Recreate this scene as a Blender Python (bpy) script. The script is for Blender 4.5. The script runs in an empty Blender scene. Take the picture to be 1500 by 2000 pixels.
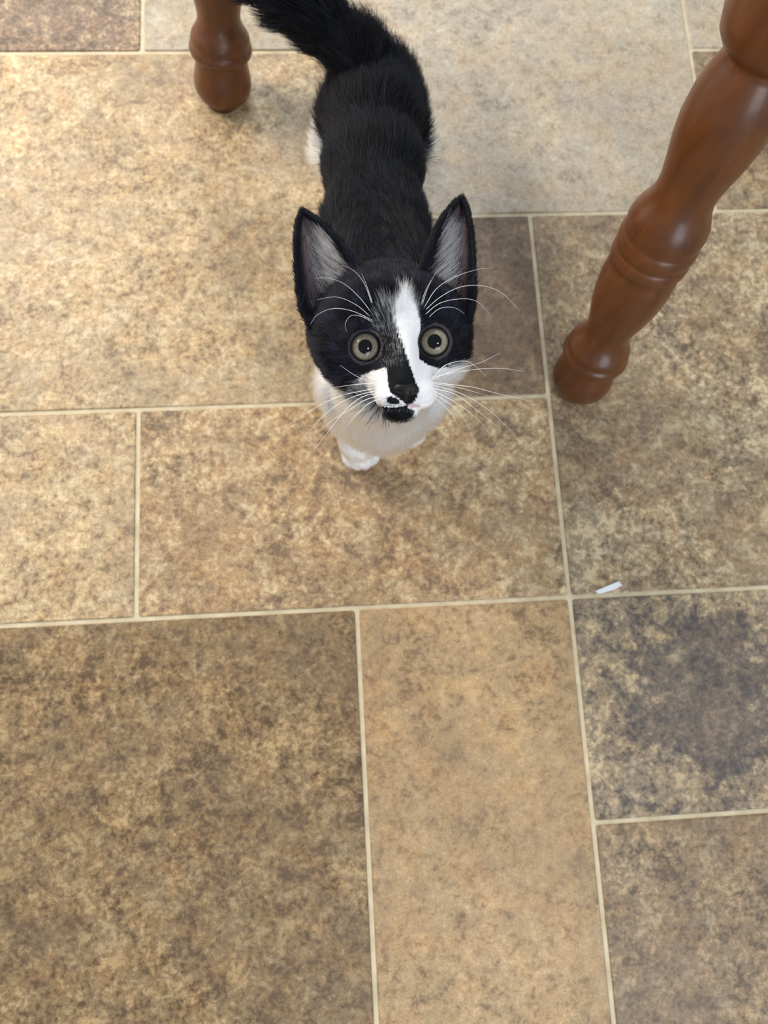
import bpy, bmesh, math, random
import numpy as np
from mathutils import Vector, Matrix

random.seed(7)
rng = np.random.default_rng(11)
scene = bpy.context.scene
COL = scene.collection

# ------------------------------------------------------------------ camera
F = 1531.43                                              # focal length in pixels of the 1500 x 2000 frame
CAM = np.array([-0.163098, -0.048118, 0.544050])
ROT = np.array([[0.9970338, 0.0426693, -0.0640540],
                [-0.0550767, 0.9768848, -0.2065495],
                [0.0537600, 0.2094648, 0.9763372]])
cd = bpy.data.cameras.new('camera')
cam = bpy.data.objects.new('camera', cd)
COL.objects.link(cam)
M4 = Matrix.Identity(4)
for i in range(3):
    for j in range(3):
        M4[i][j] = ROT[i, j]
    M4[i][3] = CAM[i]
cam.matrix_world = M4
cd.sensor_fit = 'VERTICAL'
cd.sensor_height = 36.0
cd.lens = 36.0 * F / 2000.0
cd.clip_start = 0.01
cd.dof.use_dof = True
cd.dof.focus_distance = 0.375
cd.dof.aperture_fstop = 10.5
scene.camera = cam

# ------------------------------------------------------------------ world, lights, exposure
world = bpy.data.worlds.new('room_light')
world.use_nodes = True
world.node_tree.nodes['Background'].inputs[0].default_value = (0.86, 0.93, 1.0, 1)
world.node_tree.nodes['Background'].inputs[1].default_value = 0.30
scene.world = world


def area(name, loc, target, sx, sy, power, color):
    l = bpy.data.lights.new(name, 'AREA')
    l.shape = 'RECTANGLE'
    l.size, l.size_y = sx, sy
    l.energy = power
    l.color = color
    o = bpy.data.objects.new(name, l)
    COL.objects.link(o)
    o.location = loc
    o.rotation_euler = (Vector(target) - Vector(loc)).to_track_quat('-Z', 'Y').to_euler()
    return o


area('window_light_side', (-1.05, 0.85, 0.75), (-0.3, 0.35, 0.0), 0.6, 0.7, 15.5, (1.0, 0.92, 0.81))
area('front_fill_light', (0.5, -1.9, 0.95), (-0.12, 0.15, 0.08), 1.1, 0.9, 17.0, (0.82, 0.91, 1.0))  # unseen cool fill added behind the camera to brighten the kitten's chest
area('window_light_far', (0.1, 2.4, 1.7), (0.1, 0.4, 0.0), 1.4, 1.2, 26.0, (0.84, 0.92, 1.0))
for bx, by in ((0.36, -0.92), (0.52, -1.02), (0.46, -0.80)):
    l = bpy.data.lights.new('ceiling_bulb', 'POINT')
    l.energy = 11.0
    l.shadow_soft_size = 0.045
    l.color = (0.93, 0.96, 1.0)
    o = bpy.data.objects.new('ceiling_bulb', l)
    COL.objects.link(o)
    o.location = (bx, by, 1.75)

scene.view_settings.view_transform = 'Standard'
scene.view_settings.look = 'None'
scene.view_settings.exposure = 0.34
scene.view_settings.gamma = 1.0
scene.view_settings.use_curve_mapping = False


# ------------------------------------------------------------------ helpers
def srgb(r, g, b):
    f = lambda c: (c / 255 / 12.92) if c / 255 <= 0.04045 else ((c / 255 + 0.055) / 1.055) ** 2.4
    return (f(r), f(g), f(b), 1.0)


def ray(px, py):
    return ROT @ np.array([(px - 750) / F, (1000 - py) / F, -1.0])


def pix(px, py, z):                                      # point of the world at height z seen at a pixel
    d = ray(px, py)
    return CAM + d * ((z - CAM[2]) / d[2])


def mesh_obj(name, verts, faces, mat=None, parent=None, smooth=True, loc=None):
    me = bpy.data.meshes.new(name)
    me.from_pydata([tuple(v) for v in verts], [], [tuple(f) for f in faces])
    if smooth:
        me.polygons.foreach_set('use_smooth', [True] * len(me.polygons))
    if mat:
        me.materials.append(mat)
    o = bpy.data.objects.new(name, me)
    COL.objects.link(o)
    if parent:
        o.parent = parent
    if loc is not None:
        o.location = loc
    return o


def tag(o, label, cat, group=None, kind=None):
    o['label'] = label
    o['category'] = cat
    if group:
        o['group'] = group
    if kind:
        o['kind'] = kind


def new_mat(name):
    m = bpy.data.materials.new(name)
    m.use_nodes = True
    nt = m.node_tree
    return m, nt, nt.nodes['Principled BSDF']


def node(nt, t, **kw):
    n = nt.nodes.new(t)
    for k, v in kw.items():
        if k in n.inputs:
            n.inputs[k].default_value = v
        else:
            setattr(n, k, v)
    return n


def ramp(nt, src, stops):
    r = nt.nodes.new('ShaderNodeValToRGB')
    el = r.color_ramp.elements
    while len(el) > len(stops):
        el.remove(el[-1])
    while len(el) < len(stops):
        el.new(0.5)
    for e, (p, c) in zip(el, stops):
        e.position = p
        e.color = c if isinstance(c, tuple) else (c, c, c, 1)
    nt.links.new(src, r.inputs[0])
    return r


def mix(nt, fac, a, b, blend='MIX'):
    m = nt.nodes.new('ShaderNodeMix')
    m.data_type = 'RGBA'
    m.blend_type = blend
    for s, k in ((fac, 0), (a, 6), (b, 7)):
        if hasattr(s, 'is_output'):
            nt.links.new(s, m.inputs[k])
        else:
            m.inputs[k].default_value = s
    return m.outputs[2]


def math_n(nt, op, a, b):
    m = nt.nodes.new('ShaderNodeMath')
    m.operation = op
    for s, k in ((a, 0), (b, 1)):
        if hasattr(s, 'is_output'):
            nt.links.new(s, m.inputs[k])
        else:
            m.inputs[k].default_value = s
    return m.outputs[0]


# ------------------------------------------------------------------ floor of stone-look tiles
U = 0.15


def stone(name, light, mid, dark, patch, patch_at=0.55, seed=0.0, scale=1.0, contrast=1.0, pits=1.0, stain=None):
    """light flecks over a mid ground with dark clumps; patch is the colour of broad clouds on the tile"""
    m, nt, bs = new_mat(name)
    tc = node(nt, 'ShaderNodeTexCoord')
    mp = node(nt, 'ShaderNodeMapping')
    mp.inputs['Location'].default_value = (seed * 1.37, seed * 0.71, seed)
    nt.links.new(tc.outputs['Object'], mp.inputs[0])
    P = mp.outputs[0]

    def noise(sc, det, rough, dist=0.0):
        n = node(nt, 'ShaderNodeTexNoise')
        n.inputs['Scale'].default_value = sc * scale
        n.inputs['Detail'].default_value = det
        n.inputs['Roughness'].default_value = rough
        n.inputs['Distortion'].default_value = dist
        nt.links.new(P, n.inputs['Vector'])
        return n.outputs['Fac']
    big = noise(10, 4, 0.6, 0.6)
    clump = noise(120, 7, 0.68, 0.45)
    clump2 = noise(34, 6, 0.66, 0.8)
    fine = noise(300, 4, 0.62, 0.5)
    grain = noise(900, 2, 0.6)
    v = math_n(nt, 'ADD', math_n(nt, 'MULTIPLY', clump, 0.58), math_n(nt, 'MULTIPLY', clump2, 0.42))
    v = math_n(nt, 'ADD', v, math_n(nt, 'MULTIPLY', math_n(nt, 'SUBTRACT', fine, 0.5), 0.46))
    w = 0.092 / contrast
    body = ramp(nt, v, [(0.5 - 1.3 * w, dark), (0.5 - 0.05 * w, mid), (0.5 + 0.2 * w, mid), (0.5 + 1.4 * w, light)])
    bigm = ramp(nt, big, [(patch_at - 0.12, 0.0), (patch_at + 0.12, 0.85)])
    tinted = mix(nt, 0.6, body.outputs[0], patch, 'MIX')
    colr = mix(nt, bigm.outputs[0], body.outputs[0], tinted)
    hue = noise(52, 4, 0.6, 0.4)                          # warm and cool flecks
    hr_ = ramp(nt, hue, [(0.36, (0.91, 0.935, 0.98, 1)), (0.5, (1, 1, 1, 1)), (0.64, (1.06, 1.0, 0.935, 1))])
    colr = mix(nt, 1.0, colr, hr_.outputs[0], 'MULTIPLY')
    if stain:                                             # one dark cloudy stain with a ragged edge
        cxy, rad, scol = stain
        ds = node(nt, 'ShaderNodeVectorMath', operation='DISTANCE')
        nt.links.new(tc.outputs['Object'], ds.inputs[0])
        ds.inputs[1].default_value = (cxy[0], cxy[1], 0)
        edge_ = math_n(nt, 'ADD', ds.outputs['Value'], math_n(nt, 'MULTIPLY', math_n(nt, 'SUBTRACT', clump2, 0.5), 0.11))
        edge_ = math_n(nt, 'ADD', edge_, math_n(nt, 'MULTIPLY', math_n(nt, 'SUBTRACT', clump, 0.5), 0.07))
        sm2 = ramp(nt, math_n(nt, 'DIVIDE', edge_, rad), [(0.75, 0.85), (1.15, 0.0)])
        dark_b = mix(nt, 0.62, colr, scol)
        colr = mix(nt, sm2.outputs[0], colr, dark_b)
    # small dark pits in drifts
    pit = node(nt, 'ShaderNodeTexVoronoi')
    pit.inputs['Scale'].default_value = 150 * scale
    nt.links.new(P, pit.inputs['Vector'])
    pm = ramp(nt, pit.outputs['Distance'], [(0.10, 1.0), (0.30, 0.0)])
    drift = ramp(nt, clump2, [(0.36, 1.0), (0.47, 0.0)])
    pf = math_n(nt, 'MULTIPLY', math_n(nt, 'MULTIPLY', pm.outputs[0], drift.outputs[0]), 0.55 * pits)
    colr = mix(nt, pf, colr, (dark[0] * 0.55, dark[1] * 0.55, dark[2] * 0.58, 1))
    g = ramp(nt, grain, [(0.3, 0.80), (0.7, 1.18)])
    colr = mix(nt, 1.0, colr, g.outputs[0], 'MULTIPLY')
    nt.links.new(colr, bs.inputs['Base Color'])
    rr = ramp(nt, v, [(0.35, 0.52), (0.65, 0.40)])
    nt.links.new(rr.outputs[0], bs.inputs['Roughness'])
    bs.inputs['Specular IOR Level'].default_value = 0.38
    bmp = node(nt, 'ShaderNodeBump')
    bmp.inputs['Strength'].default_value = 0.35
    bmp.inputs['Distance'].default_value = 0.0012
    h = math_n(nt, 'SUBTRACT', v, math_n(nt, 'MULTIPLY', pf, 0.25))
    nt.links.new(h, bmp.inputs['Height'])
    nt.links.new(bmp.outputs[0], bs.inputs['Normal'])
    return m


gm, gnt, gbs = new_mat('grout')
gtc = node(gnt, 'ShaderNodeTexCoord')
gn = node(gnt, 'ShaderNodeTexNoise')
gn.inputs['Scale'].default_value = 60
gn.inputs['Detail'].default_value = 6
gnt.links.new(gtc.outputs['Object'], gn.inputs['Vector'])
gr = ramp(gnt, gn.outputs['Fac'], [(0.3, srgb(190, 173, 140)), (0.7, srgb(220, 206, 175))])
gnt.links.new(gr.outputs[0], gbs.inputs['Base Color'])
gbs.inputs['Roughness'].default_value = 0.65

fx0, fx1, fy0, fy1 = -6 * U, 6 * U, -5 * U, 8 * U
GZ = -0.0011                                             # grout lies just under the tile faces
floor = mesh_obj('floor', [(fx0, fy0, GZ), (fx1, fy0, GZ), (fx1, fy1, GZ), (fx0, fy1, GZ),
                           (fx0, fy0, -0.02), (fx1, fy0, -0.02), (fx1, fy1, -0.02), (fx0, fy1, -0.02)],
                 [(0, 1, 2, 3), (7, 6, 5, 4), (0, 4, 5, 1), (1, 5, 6, 2), (2, 6, 7, 3), (3, 7, 4, 0)], gm, smooth=False)
floor['kind'] = 'structure'
floor['label'] = 'stone-look tiled floor in tan, brown and grey with pale grout lines'

S = srgb
T = {}
T['tan'] = stone('stone_tan', S(220, 198, 160), S(186, 160, 122), S(130, 108, 84), S(154, 136, 114), 0.56, 3.1, 1.0, 1.05)
T['sand'] = stone('stone_sand', S(214, 192, 152), S(174, 146, 110), S(118, 98, 78), S(150, 120, 88), 0.52, 7.7, 0.95, 1.15)
T['honey'] = stone('stone_honey', S(200, 170, 128), S(176, 147, 108), S(128, 104, 78), S(156, 132, 102), 0.55, 12.3, 0.9, 0.9, 0.7)
T['umber'] = stone('stone_umber', S(180, 154, 114), S(140, 115, 82), S(92, 72, 52), S(120, 100, 78), 0.55, 17.9, 1.0, 1.2)
T['slate'] = stone('stone_slate', S(196, 174, 138), S(146, 129, 106), S(94, 84, 76), S(124, 112, 98), 0.55, 23.2, 0.98, 1.1,
                   stain=((pix(1375, 1350, 0) - np.array([U, -U / 2, 0]))[:2], 0.062, S(78, 74, 78)))
T['taupe'] = stone('stone_taupe', S(186, 162, 126), S(146, 123, 95), S(96, 82, 68), S(126, 107, 88), 0.5, 29.4, 1.1, 1.15)
T['ash'] = stone('stone_ash', S(210, 190, 154), S(162, 141, 112), S(106, 91, 74), S(140, 116, 88), 0.5, 34.6, 0.95, 1.2)
T['pearl'] = stone('stone_pearl', S(210, 197, 174), S(188, 173, 150), S(142, 128, 110), S(168, 150, 128), 0.50, 41.3, 0.75, 0.75, 0.6)
T['cocoa'] = stone('stone_cocoa', S(158, 134, 104), S(126, 104, 80), S(92, 76, 60), S(110, 92, 74), 0.5, 47.5, 0.8, 0.95, 0.5)
T['bark'] = stone('stone_bark', S(206, 180, 146), S(150, 126, 102), S(104, 86, 72), S(118, 104, 94), 0.55, 53.1, 1.1, 1.2)


def make_tile(x0, x1, y0, y1, mat):
    g, b, r = 0.0016, 0.0007, 0.0018                     # half joint, bevel, corner radius
    ax, bx, ay, by = x0 * U + g, x1 * U - g, y0 * U + g, y1 * U - g
    cx, cy = (ax + bx) / 2, (ay + by) / 2

    def loop(ins, z):
        out = []
        rr = max(r - ins, 0.001)
        for (sx, sy, a0) in ((1, 1, 0), (-1, 1, 90), (-1, -1, 180), (1, -1, 270)):
            px = (bx - ins - rr) if sx > 0 else (ax + ins + rr)
            py = (by - ins - rr) if sy > 0 else (ay + ins + rr)
            for k in (0, 45, 90):
                a = math.radians(a0 + k)
                out.append((px + rr * math.cos(a) - cx, py + rr * math.sin(a) - cy, z))
        return out
    v = loop(0, -0.004) + loop(0, -0.0007) + loop(b, 0.0)
    n = 12
    f = [tuple(range(2 * n, 3 * n))]
    for L in (0, 1):
        for i in range(n):
            j = (i + 1) % n
            f.append((L * n + i, L * n + j, (L + 1) * n + j, (L + 1) * n + i))
    return mesh_obj('tile', v, f, mat, floor, smooth=False, loc=(cx, cy, 0))


for t in [
    (-2, 0, 0, 1, 'sand'), (-3, -2, 0, 1, 'tan'), (-3, -1, 1, 3, 'tan'), (-1, 0, 1, 2, 'cocoa'), (-1, 1, 2, 4, 'pearl'),
    (0, 2, 0, 2, 'ash'), (0, 2, -1, 0, 'slate'), (0, 2, -3, -1, 'taupe'), (-1, 0, -2, 0, 'honey'), (-3, -1, -2, 0, 'umber'),
    (-4, -2, 3, 4, 'bark'), (-2, -1, 3, 5, 'pearl'), (1, 2, 2, 3, 'taupe'), (1, 2, 3, 4, 'pearl'),
    # ring of tiles just outside the frame
    (-4, -3, 0, 3, 'honey'), (-4, -3, -2, 0, 'sand'), (-4, -2, -3, -2, 'taupe'), (-2, 0, -3, -2, 'tan'), (-4, -3, 4, 5, 'tan'),
    (-3, -2, 4, 5, 'taupe'), (-1, 1, 4, 5, 'sand'), (1, 3, 4, 5, 'umber'), (2, 3, 2, 4, 'honey'), (2, 3, -1, 2, 'tan'),
    (2, 3, -3, -1, 'bark'), (-4, -1, 5, 6, 'umber'), (-1, 3, 5, 6, 'pearl'), (3, 4, -3, 0, 'ash'), (3, 4, 0, 3, 'umber'), (3, 4, 3, 6, 'tan'),
    (-5, -4, -3, 0, 'umber'), (-5, -4, 0, 2, 'pearl'), (-5, -4, 2, 4, 'sand'), (-5, -4, 4, 6, 'taupe'),
    (-5, -2, -4, -3, 'honey'), (-2, 1, -4, -3, 'ash'), (1, 4, -4, -3, 'cocoa'),
]:
    make_tile(*t[:4], T[t[4]])

# ------------------------------------------------------------------ turned chair legs
wm, wnt, wbs = new_mat('varnished_wood')
wtc = node(wnt, 'ShaderNodeTexCoord')
wmp = node(wnt, 'ShaderNodeMapping')
wmp.inputs['Scale'].default_value = (60, 60, 5)
wnt.links.new(wtc.outputs['Object'], wmp.inputs[0])
wn = node(wnt, 'ShaderNodeTexNoise')
wn.inputs['Scale'].default_value = 1.6
wn.inputs['Detail'].default_value = 6
wn.inputs['Distortion'].default_value = 0.8
wnt.links.new(wmp.outputs[0], wn.inputs['Vector'])
wr = ramp(wnt, wn.outputs['Fac'], [(0.22, S(80, 42, 18)), (0.5, S(97, 54, 23)), (0.78, S(110, 63, 29))])
wn2 = node(wnt, 'ShaderNodeTexNoise')
wn2.inputs['Scale'].default_value = 26
wn2.inputs['Detail'].default_value = 3
wnt.links.new(wtc.outputs['Object'], wn2.inputs['Vector'])
wd = ramp(wnt, wn2.outputs['Fac'], [(0.30, 0.8), (0.55, 1.0)])
wc = mix(wnt, 1.0, wr.outputs[0], wd.outputs[0], 'MULTIPLY')
wnt.links.new(wc, wbs.inputs['Base Color'])
wbs.inputs['Roughness'].default_value = 0.42
wbs.inputs['Specular IOR Level'].default_value = 0.35
wbs.inputs['Coat Weight'].default_value = 0.3
wbs.inputs['Coat Roughness'].default_value = 0.24

PROFILE = [(-.004, 0.0), (-.004, .0135), (.0012, .0160), (.004, .0190), (.008, .0210), (.013, .0219), (.018, .0217), (.023, .0208), (.028, .0198),
           (.0335, .0194), (.0352, .0196), (.0362, .0212), (.038, .0226), (.0405, .0233), (.043, .0228), (.0442, .0217), (.0450, .0214),
           (.048, .0219), (.051, .0211), (.054, .0193), (.058, .0168), (.063, .0154), (.068, .0155), (.076, .0170), (.088, .0200),
           (.100, .0219), (.113, .0227), (.124, .0222), (.1285, .0216), (.1295, .0225), (.132, .0234), (.1355, .0236), (.138, .0229), (.139, .0222),
           (.1405, .0231), (.144, .0240), (.148, .0238), (.1500, .0230), (.151, .0225), (.1535, .0232), (.158, .0234), (.163, .0226), (.168, .0206),
           (.173, .0184), (.179, .0170), (.186, .0170), (.197, .0189), (.209, .0213), (.222, .0228), (.236, .0224), (.246, .0204), (.253, .0182),
           (.2565, .0172), (.2585, .0180), (.2605, .0212), (.265, .0245), (.273, .0266), (.30, .0272), (.35, .0255), (.40, .024), (.40, 0.0)]


def make_leg(lean, parent):
    """lathe about a leaning axis; the foot is cut flat on the floor"""
    n = 40
    ax = Vector((lean[0], lean[1], 1.0)).normalized()
    rot = Vector((0, 0, 1)).rotation_difference(ax).to_matrix()
    v, f = [], []
    for (z, r) in PROFILE:
        for k in range(n):
            a = 2 * math.pi * k / n
            p = rot @ Vector((r * math.cos(a), r * math.sin(a), z))
            p.z = max(p.z, 0.0002)
            v.append(tuple(p))
    for i in range(len(PROFILE) - 1):
        for k in range(n):
            j = (k + 1) % n
            f.append((i * n + k, i * n + j, (i + 1) * n + j, (i + 1) * n + k))
    return mesh_obj('leg', v, f, wm, parent)


for foot, lean, lab in ((pix(437, 192, 0.0), (.09, .27), 'turned brown chair leg beside the tail, one ring above its round foot'),
                        (pix(1126, 755, 0.0), (.075, .25), 'closer and larger turned brown chair leg with stacked rings halfway up, next to the whiskers')):
    e = bpy.data.objects.new('dining_chair', None)
    COL.objects.link(e)
    e.location = foot
    tag(e, lab, 'chair', 'wooden dining chairs of which one turned leg shows')
    make_leg(lean, e)

# ------------------------------------------------------------------ paper scrap
pm_, pnt, pbs = new_mat('white_paper')
pbs.inputs['Base Color'].default_value = (0.82, 0.84, 0.86, 1)
pbs.inputs['Roughness'].default_value = 0.6
out = [(1162, 1154), (1166, 1159), (1175, 1159), (1188, 1155), (1200, 1152), (1206, 1148), (1215, 1144), (1209, 1135), (1194, 1141), (1178, 1148)]
pts = [pix(x, y, 0.0006) for x, y in out]
c0 = sum(pts) / len(pts)
bm = bmesh.new()
lo = [bm.verts.new(((p - c0)[0], (p - c0)[1], 0.0)) for p in pts]
fc = bm.faces.new(lo[::-1])
hi = [bm.verts.new(((p - c0)[0] * 0.96, (p - c0)[1] * 0.96, 0.0007 + 0.0009 * abs((p - c0)[0]) / 0.009)) for p in pts]
bm.faces.new(hi)
for i in range(len(lo)):
    j = (i + 1) % len(lo)
    bm.faces.new((lo[i], lo[j], hi[j], hi[i]))
bmesh.ops.recalc_face_normals(bm, faces=bm.faces)
me = bpy.data.meshes.new('paper_scrap')
bm.to_mesh(me)
bm.free()
me.materials.append(pm_)
scrap = bpy.data.objects.new('paper_scrap', me)
COL.objects.link(scrap)
scrap.location = (c0[0], c0[1], 0.0001)
tag(scrap, 'tiny white strip of paper lying on the floor beside a grout joint', 'scrap')

# ------------------------------------------------------------------ kitten: head frame
hd = ray(762, 640)
D0 = 0.40
HO = CAM + hd * D0
hf = -hd / np.linalg.norm(hd)                            # out of the face, up towards whoever the kitten looks at
hr = ROT[:, 0] - hf * (ROT[:, 0] @ hf)
hr /= np.linalg.norm(hr)
hu = np.cross(hf, hr)
MM = 0.001


def hp(px, py, q):
    """point of the head plane q mm in front of the head's middle"""
    d = ray(px, py)
    t = ((HO + hf * q * MM - CAM) @ hf) / (d @ hf)
    return CAM + d * t


def tohead(P):
    d = (np.asarray(P) - HO) / MM
    return np.stack([d @ hr, d @ hu, d @ hf], -1)


FACE = F / (D0 - 0.026) * MM                             # face plan units per mm


def plan(P):
    h = tohead(P)
    return 762 + h[..., 0] * FACE, 640 - h[..., 1] * FACE, h[..., 2]


# ------------------------------------------------------------------ kitten: body as one implicit surface
class Cap:
    def __init__(s, a, b, ra, rb, k, **kw):
        s.a, s.b, s.ra, s.rb, s.k = np.array(a), np.array(b), ra * MM, rb * MM, k * MM
        s.kw = kw
        m = max(s.ra, s.rb) + s.k + 0.004
        s.lo, s.hi = np.minimum(s.a, s.b) - m, np.maximum(s.a, s.b) + m
        ax = s.b - s.a
        s.flow = kw.get('flow', ax / max(np.linalg.norm(ax), 1e-6))

    def d(s, X, Y, Z):
        ab = s.b - s.a
        t = ((X - s.a[0]) * ab[0] + (Y - s.a[1]) * ab[1] + (Z - s.a[2]) * ab[2]) / max(ab @ ab, 1e-9)
        t = np.clip(t, 0, 1)
        return np.sqrt((X - s.a[0] - t * ab[0]) ** 2 + (Y - s.a[1] - t * ab[1]) ** 2 + (Z - s.a[2] - t * ab[2]) ** 2) - (s.ra + (s.rb - s.ra) * t)


class Ell:
    def __init__(s, c, r, axes, k, **kw):
        s.c, s.r, s.ax, s.k, s.kw = np.array(c), np.array(r) * MM, axes, k * MM, kw
        m = s.r.max() + s.k + 0.004
        s.lo, s.hi = s.c - m, s.c + m
        s.flow = kw.get('flow', np.array([0, 1, 0.]))

    def d(s, X, Y, Z):
        dx, dy, dz = X - s.c[0], Y - s.c[1], Z - s.c[2]
        q = [(dx * a[0] + dy * a[1] + dz * a[2]) for a in s.ax]
        k0 = np.sqrt(sum((q[i] / s.r[i]) ** 2 for i in range(3))) + 1e-9
        k1 = np.sqrt(sum((q[i] / s.r[i] ** 2) ** 2 for i in range(3))) + 1e-9
        return k0 * (k0 - 1) / k1


HA = (hr, hu, hf)
WA = (np.array([1., 0, 0]), np.array([0, 1., 0]), np.array([0, 0, 1.]))
NOSE = hp(792, 752, 37)
P_ = []


def head_ell(px, py, q, r, k, ln, lift=22, **kw):
    P_.append(Ell(hp(px, py, q), r, HA, k, reg='head', ln=ln, lift=lift, **kw))


# torso
sh, mid_, hip, rump = pix(733, 455, .098), pix(729, 340, .088), pix(729, 240, .086), pix(736, 188, .084)
back = np.array([0, 1, -0.12])
P_.append(Cap(sh, mid_, 28, 27, 10, reg='body', ln=20, lift=15, flow=back))
P_.append(Cap(mid_, hip, 27, 26, 10, reg='body', ln=20, lift=15, flow=back))
P_.append(Cap(hip, rump, 26, 25, 10, reg='body', ln=20, lift=15, flow=back))
nape = hp(758, 612, -22)
P_.append(Cap(nape, sh, 25, 27, 12, reg='body', ln=16, lift=16, flow=np.array([0, 1, -0.3])))
chest = pix(742, 775, .086)
P_.append(Cap(sh - np.array([0, 0, .01]), chest, 27, 26, 12, reg='chest', ln=18, lift=20, flow=np.array([0, -0.35, -1])))
P_.append(Cap(hp(770, 700, -16), pix(752, 805, .066), 20, 21, 10, reg='chest', ln=19, lift=22, flow=np.array([0, -0.35, -1])))
P_.append(Cap(hp(735, 748, -12), pix(728, 798, .078), 15, 19, 8, reg='chest', ln=17, lift=20, flow=np.array([0, -.35, -1])))
# tail
tl = [pix(716, 162, .086), pix(698, 118, .104), pix(645, 62, .112), pix(572, 8, .120), pix(506, -40, .130), pix(478, -95, .144)]
rads = [16, 13.5, 10.5, 9, 7.0, 4.5]
for i in range(len(tl) - 1):
    P_.append(Cap(tl[i], tl[i + 1], rads[i], rads[i + 1], 12 if i == 0 else 6, reg='tail' if i else 'body', ln=20 - i, lift=26 if i else 20))
# forelegs and paws
paws = []
for (s_px, e_px, w_px, p_px) in (((676, 748, .086), (684, 800, .056), (699, 862, .028), (705, 883, .0115)),
                                 ((822, 765, .082), (818, 790, .056), (802, 824, .028), (796, 841, .0115))):
    a, b, c, d_ = pix(*s_px), pix(*e_px), pix(*w_px), pix(*p_px)
    P_.append(Cap(a, b, 17, 14.5, 10, reg='leg', ln=11, lift=18))
    P_.append(Cap(b, c, 14.5, 11, 6, reg='leg', ln=8, lift=16))
    P_.append(Cap(c, d_, 11.5, 11.8, 5, reg='paw', ln=4, lift=14))
    fw = np.array([0.05, -1, 0.0])
    fw /= np.linalg.norm(fw)
    sd = np.array([1., 0.05, 0])
    for k, (ox, oy) in enumerate(((-8.2, -1), (-3.0, 1.8), (3.0, 1.8), (8.2, -1))):
        tc_ = d_ + (sd * ox + fw * (oy + 1.5)) * MM
        tc_[2] = .0078
        P_.append(Ell(tc_, (5.3, 7.8, 7.4), WA, 2.4, reg='paw', ln=3.2, lift=10, flow=fw))
    paws.append((d_, fw, sd))
# hind legs
for sx in (-1, 1):
    hx = hip + np.array([sx * .015, .012, -.012])
    knee = pix(650, 296, .055) if sx < 0 else pix(805, 290, .055)
    hock = np.array([hip[0] + sx * .021, hip[1] + .036, .032])
    foot = np.array([hip[0] + sx * .020, hip[1] + .010, .0085])
    toe = foot + np.array([sx * .001, -.016, -.001])
    P_.append(Cap(hx, knee, 18, 12, 14, reg='body', ln=18, lift=15, flow=np.array([0, .8, -.6])))
    P_.append(Cap(knee, hock, 12, 7.5, 6, reg='leg', ln=8, lift=20))
    P_.append(Cap(hock, foot, 7.5, 7.5, 5, reg='leg', ln=5, lift=18))
    P_.append(Cap(foot, toe, 7.8, 7.5, 4, reg='paw', ln=3, lift=15))
# head
head_ell(760, 624, -8, (34, 27, 31), 6, 8, 24)
head_ell(776, 616, 10, (22, 17, 13), 8, 6)
head_ell(664, 655, -6, (14.5, 15, 18), 9, 8, 20)
head_ell(862, 645, -8, (13.5, 15, 18), 9, 8, 20)
head_ell(692, 688, 2, (15.5, 16, 18), 9, 9, 22)
head_ell(848, 692, 0, (15.5, 16, 18), 9, 9, 22)
head_ell(788, 738, 15, (18, 14, 16), 8, 4)
P_.append(Cap(hp(784, 655, 20), hp(791, 742, 31.5), 7, 5.6, 6, reg='head', ln=3, lift=14))
head_ell(769, 771, 27, (8.8, 7.4, 8.5), 4, 3.0, 18)
head_ell(818, 767, 26.5, (9.2, 7.6, 8.5), 4, 3.0, 18)
head_ell(783, 796, 23, (9.0, 6.4, 8.0), 3, 4.0, 22)
eyes = []
for (ex, ey) in ((713, 678), (848, 668)):
    c = hp(ex, ey, 12.0)
    ed = CAM + np.array([0.005, 0, 0.03]) - c
    ed /= np.linalg.norm(ed)
    eyes.append((c, ed))
    P_.append(Ell(c + ed * .0004, (9.6, 9.6, 9.6), HA, 6, reg='head', ln=3.2, lift=12))

# ears: cupped sheets given by their inner and outer edges
def edge(pts, n):
    pts = np.array(pts, float)
    t = np.linspace(0, 1, len(pts))
    tt = np.linspace(0, 1, n)
    return np.stack([np.interp(tt, t, pts[:, k]) for k in range(pts.shape[1])], -1)


NV, NU = 34, 25
ears = []
for inner, outer in (
    ([(722, 575, 10), (708, 528, 4), (690, 500, 0), (664, 470, -4), (634, 438, -8), (606, 419, -12), (593, 412, -14)],
     [(606, 640, 6), (588, 604, 6), (580, 560, 5), (577, 510, 2), (577, 465, -3), (581, 432, -9), (589, 411, -14)]),
    ([(800, 562, 10), (822, 522, 4), (836, 485, 0), (850, 448, -4), (868, 418, -8), (888, 395, -12), (899, 387, -14)],
     [(918, 628, 4), (925, 592, 4), (927, 550, 3), (926, 500, 0), (922, 450, -5), (914, 410, -11), (904, 386, -14)])):
    I, O_ = edge(inner, NV), edge(outer, NV)
    sheet = np.zeros((NV, NU, 3))
    for i in range(NV):
        v = i / (NV - 1)
        a, b = hp(*I[i]), hp(*O_[i])
        for j in range(NU):
            u = j / (NU - 1)
            s = 1 - (2 * u - 1) ** 2
            cup = (17 * (1 - v) ** 0.6 + 1.2) * s
            sheet[i, j] = a * (1 - u) + b * u - hf * cup * MM
    ears.append(sheet)

VX = 0.00085
lo = np.min([p.lo for p in P_] + [e.reshape(-1, 3).min(0) - .006 for e in ears], 0)
hi = np.max([p.hi for p in P_] + [e.reshape(-1, 3).max(0) + .006 for e in ears], 0)
lo[2] = max(lo[2], -0.004)
dims = np.ceil((hi - lo) / VX).astype(int) + 2
G = np.full(dims, 0.03, np.float32)
axs = [(lo[k] + VX * np.arange(dims[k])).astype(np.float32) for k in range(3)]


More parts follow.
